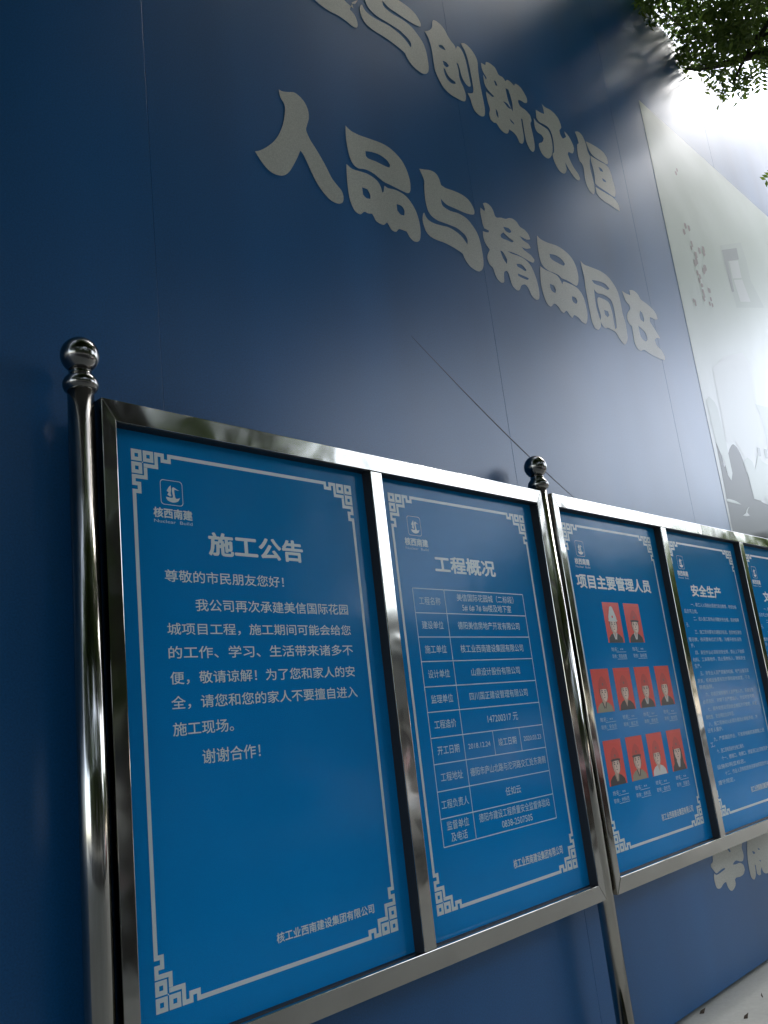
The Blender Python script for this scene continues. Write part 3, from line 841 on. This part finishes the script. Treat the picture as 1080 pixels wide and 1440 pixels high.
# --- panels 4 and 5: rules in small print
RULES = ['一、新工人入场前必须进行安全教育，考核合格', '后方可上岗。', '二、进入施工现场必须戴好安全帽，系好帽带', '子。', '三、施工现场要有交通指示标志、危险地区悬挂', '警示牌，夜间要有红灯示警。沟槽开挖处设防', '护。',
         '四、高空作业必须系好安全带，禁止上下抛掷', '材料、工具等物件，防止落物伤人，确保安全', '生产。', '五、非专业人员严禁操作机械、电气设备及其', '开关，机械设备要有防护罩和接地装置，不准', '带病运转。', '六、吊装区域非操作人员严禁入内，吊装设备',
         '必须完好，吊臂下方严禁站人。作业时信号明', '七、脚手架搭设须验收合格后方可使用，并定', '期检查。安全网应拉设牢固。', '八、施工现场动火必须办理动火审批手续，并', '设专人看护。', '九、严禁酒后作业，不准穿拖鞋和高跟鞋上班',
         '工。', '十、施工用电须由专业电工操作。', '十一、楼梯口、电梯口、预留洞口必须有防护', '设施和明显标志。', '十二、作业人员有权拒绝违章指挥冒险作业', '遵守规定。']
Z8 = ((760, 700), 2.6656)
LINES = [((565, 407), (735, 418)), ((540, 430), (590, 436)), ((575, 459), (745, 468)), ((548, 484), (558, 485)), ((580, 507), (755, 515)), ((557, 536), (755, 541)), ((566, 561), (578, 561)), ((582, 586), (765, 585)), ((573, 612), (770, 610)), ((580, 639), (603, 638)),
         ((600, 665), (782, 655)), ((590, 693), (786, 681)), ((597, 719), (650, 715)), ((620, 744), (800, 728)), ((610, 771), (802, 752)), ((628, 800), (812, 777)), ((622, 829), (728, 818)), ((632, 856), (815, 829)), ((628, 881), (685, 873)), ((650, 910), (853, 878)),
         ((640, 936), (655, 934)), ((663, 955), (765, 940)), ((680, 980), (853, 948)), ((663, 1016), (770, 997)), ((693, 1036), (856, 1003)), ((668, 1076), (730, 1064))]
for k in (3, 4):
    pn, xo, X, Z = make_panel(k)
    put(pn, 'heading', ['安全生产', '文明施工'][k - 3], X(0.146), X(0.449), Z(0.868), Z(0.921), 0.030)
    shift = (k - 3) * PITCHB * S
    for j, ((a, c), body) in enumerate(zip(LINES, RULES)):
        p, q = pxline(Z8, a, c)
        zb = (p.z + q.z) / 2
        qx = min(q.x, (SEC2 + PITCHB + 0.61) * S)
        if k == 4:
            body = body[::-1] if False else body.replace('安全', '文明')
        put(pn, 'rule_text', body, p.x + shift, qx + shift, zb, zb + 0.0175 * S, 0.0, M_inkf)
    put(pn, 'signature', SG[0], X(SG[1]), X(SG[2]), Z(SG[3]), Z(SG[4]), 0.018)

# ------------------------------------------------------------------ trees
def leaf_mat(name, c1, c2, trans=0.5):
    m, t, b = mat(name, c1, 0.5)
    oi = t.nodes.new('ShaderNodeNewGeometry')
    c = ramp(t, oi.outputs['Random Per Island'], [(0.0, c1), (1.0, c2)])
    t.links.new(c, b.inputs['Base Color'])
    tr = t.nodes.new('ShaderNodeBsdfTranslucent')
    t.links.new(c, tr.inputs['Color'])
    mx = t.nodes.new('ShaderNodeMixShader'); mx.inputs[0].default_value = trans
    out = t.nodes['Material Output']
    t.links.new(b.outputs[0], mx.inputs[1]); t.links.new(tr.outputs[0], mx.inputs[2]); t.links.new(mx.outputs[0], out.inputs['Surface'])
    return m
M_leaf = leaf_mat('tree_leaves', (0.06, 0.11, 0.015), (0.17, 0.24, 0.04), 0.6)
M_bark, t, b = mat('tree_bark', (0.05, 0.04, 0.03), 0.9)
bump(t, b, noise(t, 18, 6, 0.7, objvec(t, (1, 1, 0.25))).outputs[0], 1.0, 0.02)

def leaves_mesh(name, centres, per, spread, size, rnd):
    """per leaves in a clump round each centre; every leaf is a folded pointed blade"""
    vs_, fs = [], []
    for c, cr in centres:
        for _ in range(per):
            while True:
                q = Vector((rnd.uniform(-1, 1), rnd.uniform(-1, 1), rnd.uniform(-1, 1)))
                if q.length < 1: break
            q = c + q * (cr * spread)
            q.z -= abs(rnd.gauss(0, 0.03))
            a = Vector((rnd.gauss(0, 1), rnd.gauss(0, 1), rnd.gauss(-0.35, 0.5))).normalized()
            n = Vector((rnd.gauss(0, .7), rnd.gauss(0, .7), 1)).normalized()
            s = a.cross(n)
            if s.length < 1e-3: continue
            s.normalize(); n = s.cross(a)
            L = size * rnd.uniform(0.7, 1.25); W = L * rnd.uniform(0.34, 0.5)
            i = len(vs_)
            vs_ += [q, q + a * (L * .45) + s * (W * .5) + n * (L * .05), q + a * L, q + a * (L * .45) - s * (W * .5) + n * (L * .05)]
            fs += [(i, i + 1, i + 2), (i, i + 2, i + 3)]
    me = bpy.data.meshes.new(name)
    me.from_pydata([tuple(v) for v in vs_], [], fs)
    return me

def tree(name, loc, trunk_h, crown, nclump, per, leafsize, label, seed, clumpr=0.55, group=None, r0=0.2, extra=None):
    """crown: list of ((x,y,z) centre, (rx,ry,rz)) relative to the trunk's foot"""
    rnd = random.Random(seed)
    root = tag(empty(name, loc), label, 'tree', group)
    cents = []
    for (cc, rr_) in crown:
        k = 0
        while k < nclump:
            q = Vector((rnd.uniform(-1, 1), rnd.uniform(-1, 1), rnd.uniform(-1, 1)))
            if q.length > 1 or q.length < 0.35: continue
            cents.append((Vector(cc) + Vector((q.x * rr_[0], q.y * rr_[1], q.z * rr_[2])), clumpr * rnd.uniform(0.6, 1.25)))
            k += 1
    if extra: cents += extra
    bm = bmesh.new()
    fork = Vector((0.1, 0.05, trunk_h))
    tube(bm, [Vector((0, 0, -0.05)), Vector((0.03, 0.02, 0.3)), Vector((0.08, -0.03, trunk_h * 0.5)), fork], [r0 * 1.35, r0 * 1.05, r0 * 0.9, r0 * 0.75], 12)
    targets = rnd.sample(cents, min(len(cents), 16))
    for c, _ in targets:
        a = fork - Vector((0, 0, rnd.uniform(0, 0.5)))
        m1 = a.lerp(c, 0.35) + Vector((rnd.uniform(-.2, .2), rnd.uniform(-.2, .2), rnd.uniform(.1, .5)))
        m2 = a.lerp(c, 0.7) + Vector((rnd.uniform(-.2, .2), rnd.uniform(-.2, .2), rnd.uniform(0, .35)))
        tube(bm, [a, m1, m2, c], [r0 * 0.42, r0 * 0.26, r0 * 0.13, 0.012], 7)
    tr = link('trunk', bm_mesh('trunk', bm, True), M_bark, root)
    cr = link('crown', leaves_mesh('crown', cents, per, 1.0, leafsize, rnd), M_leaf, root)
    cr['kind'] = 'stuff'
    return root

# the tree whose low branches hang into the upper right of the view
TB = Vector((8.6, -4.0, 0))
base = CP
lowc = CP + ray(1064, -88) * 9.4
extra = []
rr = random.Random(11)
for i in range(330):
    q = Vector((rr.gauss(0, 1), rr.gauss(0, 1), rr.gauss(0, 1))).normalized() * (rr.random() ** 0.35) * 1.08
    extra.append((lowc + q - TB, 0.17 * rr.uniform(0.6, 1.3)))
tb = tree('street_tree', TB, 5.2, [((0.4, -0.2, 11.0), (3.4, 2.8, 1.7)), ((-2.2, 1.0, 11.0), (2.6, 2.0, 1.2)), ((1.9, -2.0, 9.4), (2.8, 2.0, 1.7)), ((-1.2, -2.6, 8.8), (2.4, 1.8, 1.9))], 95, 230, 0.13, 'leafy tree whose dark branches hang down at the upper right before the sky', 5, 0.75, None, 0.2, None)  # out-of-view crowns shaped to mask the sky in the wall's reflection
cr = leaves_mesh('crown', extra, 120, 1.0, 0.062, rr)
o = link('crown', cr, M_leaf, tb); o['kind'] = 'stuff'; o['label'] = 'low hanging foliage with small leaves'
bm = bmesh.new()
def vp(px, py, d): return CP + ray(px, py) * d - TB
def limb(pts, rad):
    tube(bm, [vp(*p) for p in pts], rad, 8)
limb([(1200, 40, 9.2), (1120, 66, 9.2), (1060, 78, 9.2), (1010, 92, 9.15), (985, 97, 9.1), (964, 97, 9.1)], [0.06, 0.045, 0.035, 0.026, 0.018, 0.008])
limb([(1150, 50, 9.4), (1080, 50, 9.4), (1020, 62, 9.4), (965, 42, 9.5), (930, 15, 9.5)], [0.04, 0.03, 0.022, 0.016, 0.008])
limb([(1090, 20, 9.3), (1050, 75, 9.2), (1030, 118, 9.1)], [0.025, 0.018, 0.008])
a = vp(1200, 40, 9.2)
tube(bm, [Vector((0.1, 0.05, 5.2)), Vector((0.1, 0.05, 5.2)).lerp(a, .5) + Vector((0, 0, .5)), a], [0.12, 0.085, 0.06], 8)
link('branch', bm_mesh('branch', bm, True), M_bark, tb)
# pinnate sprigs against the sky
def sprig(px0, py0, px1, py1, d, n=9):
    vs_, fs = [], []
    a, b_ = CP + ray(px0, py0) * d, CP + ray(px1, py1) * d
    ax = (b_ - a)
    side = ax.cross(ray(px0, py0)).normalized()
    for i in range(n):
        p = a.lerp(b_, (i + .6) / n)
        for s in (-1, 1):
            dd = (side * s + ax.normalized() * 0.55).normalized()
            L = 0.075 * (1 - 0.35 * abs(i / n - .4)); W = 0.026
            nn = dd.cross(ray(px0, py0)).normalized()
            k = len(vs_)
            vs_ += [p, p + dd * L * .5 + nn * W * .5, p + dd * L, p + dd * L * .5 - nn * W * .5]
            fs += [(k, k + 1, k + 2), (k, k + 2, k + 3)]
    me = bpy.data.meshes.new('sprig'); me.from_pydata([tuple(v - TB) for v in vs_], [], fs)
    link('sprig', me, M_leaf, tb)
sprig(1066, 74, 1071, 126, 8.9)
sprig(1100, 236, 1076, 254, 8.9, 6)
sprig(1085, 60, 1092, 118, 9.0)
sprig(1040, 70, 1022, 112, 9.0, 7)

G1, G2, G3 = 'unseen trees along the kerb', 'added trees across the road', 'unseen trees far down the street'  # unseen trees, crowns placed and shaped to mask the sky in reflections
tree('street_tree', (2.6, -4.45, 0), 4.4, [((0, 0.8, 8.4), (4.8, 3.9, 2.3)), ((-3.4, 1.2, 7.6), (3.2, 3.4, 2.2))], 105, 190, 0.22, 'unseen broad leafy tree standing by the kerb behind the viewer', 21, 0.95, G1, 0.17)
tree('street_tree', (-5.8, -4.45, 0), 3.6, [((0, 0.6, 6.6), (4.4, 4.0, 3.0))], 130, 190, 0.22, 'unseen leafy tree by the kerb beyond the notice board end', 22, 0.95, G1, 0.17)
tree('street_tree', (17.5, -5.4, 0), 7.6, [((-0.6, 0.9, 11.0), (4.4, 2.4, 1.3))], 110, 150, 0.22, 'unseen high crowned leafy tree further down the kerb', 23, 0.85, G1, 0.17)
for i, (x, z) in enumerate(((-12, 6.2), (-5.2, 6.4), (1.4, 6.2), (6.6, 6.6), (11.0, 6.6))):  # added cover for low sky gaps in the reflections
    tree('added_far_tree', (x, -14.6, 0), 2.6, [((0, 0, z), (4.2, 3.0, 4.4))], 130, 130, 0.28, ['added dense tree across the road, furthest back along it', 'added dense tree across the road behind the viewer', 'added dense tree across the road, opposite the first panel', 'added dense tree across the road beyond the white car', 'added dense tree across the road, nearest the bright gap'][i], 31 + i, 1.05, G2, 0.18)
for i, (x, y, z) in enumerate(((-3, -9.0, 12.2), (4.5, -9.4, 12.6), (11.5, -9.0, 13.4))):  # canopy added to close off the sky overhead
    tree('added_tall_tree', (x, -13.9, 0), 8.0, [((0, 13.9 + y, z), (4.8, 5.0, 2.0))], 120, 170, 0.28, ['added tall tree arching over the road behind the viewer', 'added tall tree arching over the road opposite the panels', 'added tall tree arching over the road toward the bright sky'][i], 41 + i, 1.1, G2, 0.2)
def copy_tree(root, loc, rz, sc, label, group):
    c = root.copy(); COL.objects.link(c)
    c.location = loc; c.rotation_euler = (0, 0, rz); c.scale = (sc, sc, sc)
    c['label'] = label; c['group'] = group
    for ch in root.children:
        d = ch.copy(); COL.objects.link(d); d.parent = c
    return c
far0 = tree('unseen_distant_tree', (34, -5.5, 0), 2.2, [((0, 0, 4.4), (3.2, 2.6, 3.0))], 110, 110, 0.3, 'unseen distant bushy tree on the kerb, nearest of its row', 51, 0.95, G3, 0.16)
for i, (x, y) in enumerate(((41, -5.0), (48, -5.6), (55, -5.0), (33, -15), (40, -15.5), (47, -15), (54, -15.5), (26, -15.2), (62, -9), (62, -3))):
    copy_tree(far0, (x, y, 0), i * 1.7, (1.3 if x >= 40 else 0.9) + 0.06 * (i % 4), 'unseen distant bushy tree down the street, %s' % ['second on the kerb', 'third on the kerb', 'fourth on the kerb', 'first across the road', 'second across the road', 'third across the road', 'fourth across the road', 'nearest across the road', 'closing the road at its end', 'last beside the hoarding'][i], G3)

# ------------------------------------------------------------------ buildings across the road (unseen directly, added to block the low sky in reflections)
M_bld, _, _ = mat('added_building_render', (0.20, 0.19, 0.17), 0.8)
M_glassd, _, _ = mat('dark_window_glass', (0.02, 0.025, 0.03), 0.08)
def building(x0, x1, y1, h, label, storeys):
    root = tag(empty('building', ((x0 + x1) / 2, y1, 0)), label, 'building')  # added building, blocks the low sky in reflections
    inv = Matrix.Translation(-root.location)
    o = box('wall', (x0, y1 - 9, -0.02), (x1, y1, h), M_bld, root); o.matrix_parent_inverse = inv
    o = box('roof', (x0 - 0.3, y1 - 9.3, h + 0.002), (x1 + 0.3, y1 + 0.3, h + 0.35), M_kerb, root); o.matrix_parent_inverse = inv
    n = int((x1 - x0) / 3)
    first = None
    for s_ in range(storeys):
        for i in range(n):
            xc = x0 + (i + .5) * (x1 - x0) / n
            zc = (s_ + .55) * h / storeys
            if first is None:
                first = box('window', (xc - .8, y1 + 0.003, zc - .75), (xc + .8, y1 + 0.04, zc + .75), M_glassd, root); first.matrix_parent_inverse = inv; fx, fz = xc, zc
            else:
                c = first.copy(); COL.objects.link(c); c.location = (xc - fx, 0, zc - fz)
building(-30, 8, -22, 8.0, 'added low grey building across the road with rows of windows', 2)
building(12, 44, -24, 6.2, 'added long two storey grey building further along the road', 2)

# ------------------------------------------------------------------ parked cars across the kerb
M_tyre, _, _ = mat('tyre_rubber', (0.02, 0.02, 0.02), 0.8)
M_rim, _, _ = mat('wheel_rim', (0.5, 0.5, 0.5), 0.3, 1.0)
M_lampr, _, _ = mat('red_tail_lamp', (0.5, 0.01, 0.01), 0.2)
M_lampw, _, _ = mat('headlamp_glass', (0.7, 0.7, 0.7), 0.1)
def car(x0, y0, paint, label):
    m, _, b = mat('car_paint', paint, 0.25); b.inputs['Coat Weight'].default_value = 0.6
    root = tag(empty('parked_car', (x0, y0, -0.146)), label, 'car', 'cars parked at the kerb')
    prof = [(0, .35), (0, .75), (.12, .92), (.75, 1.0), (1.35, 1.42), (2.0, 1.5), (2.9, 1.47), (3.45, 1.1), (4.15, 1.02), (4.3, .8), (4.3, .32), (3.95, .26), (.35, .26)]
    bm = bmesh.new()
    A_ = [bm.verts.new((x, -0.86, z)) for x, z in prof]; B_ = [bm.verts.new((x, 0.86, z)) for x, z in prof]
    bm.faces.new(A_); bm.faces.new(B_[::-1])
    for i in range(len(prof)):
        j = (i + 1) % len(prof); bm.faces.new((A_[i], B_[i], B_[j], A_[j]))
    for v in bm.verts:
        if v.co.z > 1.2: v.co.y *= 0.76
    bmesh.ops.recalc_face_normals(bm, faces=bm.faces)
    bmesh.ops.bevel(bm, geom=list(bm.edges), offset=0.05, segments=3, affect='EDGES')
    link('body', bm_mesh('body', bm, True), m, root)
    for s in (-1, 1):
        bm = bmesh.new()
        f = bm.faces.new([bm.verts.new(p) for p in ((1.0, s * .862, 1.04), (3.35, s * .862, 1.04), (2.85, s * .70, 1.40), (1.45, s * .70, 1.38))])
        r_ = bmesh.ops.extrude_face_region(bm, geom=[f]); bmesh.ops.translate(bm, verts=[v for v in r_['geom'] if isinstance(v, bmesh.types.BMVert)], vec=(0, s * .012, 0))
        link('side_window', bm_mesh('side_window', bm), M_glassd, root)
        for wx in (0.85, 3.45):
            bm = bmesh.new()
            lathe(bm, [(0.18, 0), (0.31, 0.0), (0.33, 0.03), (0.33, 0.17), (0.31, 0.2), (0.18, 0.2)], (0, 0, 0), 28)
            for v in bm.verts: v.co = Vector((wx + v.co.x, s * (0.70 + v.co.z), 0.33 + v.co.y))
            wh = link('wheel', bm_mesh('wheel', bm, True), M_tyre, root)
            bm = bmesh.new(); lathe(bm, [(0.05, 0.19), (0.19, 0.195), (0.2, 0.206), (0.06, 0.21)], (0, 0, 0), 20)
            for v in bm.verts: v.co = Vector((wx + v.co.x, s * (0.70 + v.co.z), 0.33 + v.co.y))
            link('rim', bm_mesh('rim', bm), M_rim, wh)
        box('tail_lamp', (-0.02, s * .72 - .12, .68), (.05, s * .72 + .12, .84), M_lampr, root, .02)
        box('headlight', (4.24, s * .68 - .14, .66), (4.32, s * .68 + .14, .8), M_lampw, root, .02)
    return root
car(2.6, -5.8, (0.62, 0.62, 0.60), 'white hatchback parked at the kerb opposite the notice board')
car(7.9, -5.8, (0.45, 0.012, 0.010), 'red hatchback parked at the kerb further along')

# ------------------------------------------------------------------ litter on the pavement
M_dry, _, _ = mat('dry_leaf', (0.055, 0.035, 0.02), 0.8)
rl = random.Random(2)
def dry_leaf(x, y, s, label):
    me = bpy.data.meshes.new('dry_leaf')
    a = rl.uniform(0, 6.28)
    pts = [(0, 0, .004), (.4, .2, .012), (1, 0, .022), (.45, -.22, .003), (.45, 0, .016)]
    vv = [(x + s * (p[0] * math.cos(a) - p[1] * math.sin(a)), y + s * (p[0] * math.sin(a) + p[1] * math.cos(a)), p[2] * 1.0) for p in pts]
    me.from_pydata(vv, [], [(0, 4, 1), (1, 4, 2), (2, 4, 3), (3, 4, 0)])
    tag(link('dry_leaf', me, M_dry), label, 'leaf', 'dry leaves on the pavement')
def gpt(px, py):
    d = ray(px, py); return CP + d * (-CP.z / d.z)
for (a, b_, s, l) in [(1046, 1434, .04, 'dark curled dry leaf on the concrete pavement near the hoarding foot'), (984, 1427, .045, 'thin pale brown dry leaf lying beside the hoarding foot'), (1072, 1404, .02, 'small dry leaf on the pavement farther along the hoarding')]:
    p = gpt(a, b_)
    dry_leaf(p.x, p.y, s, l)
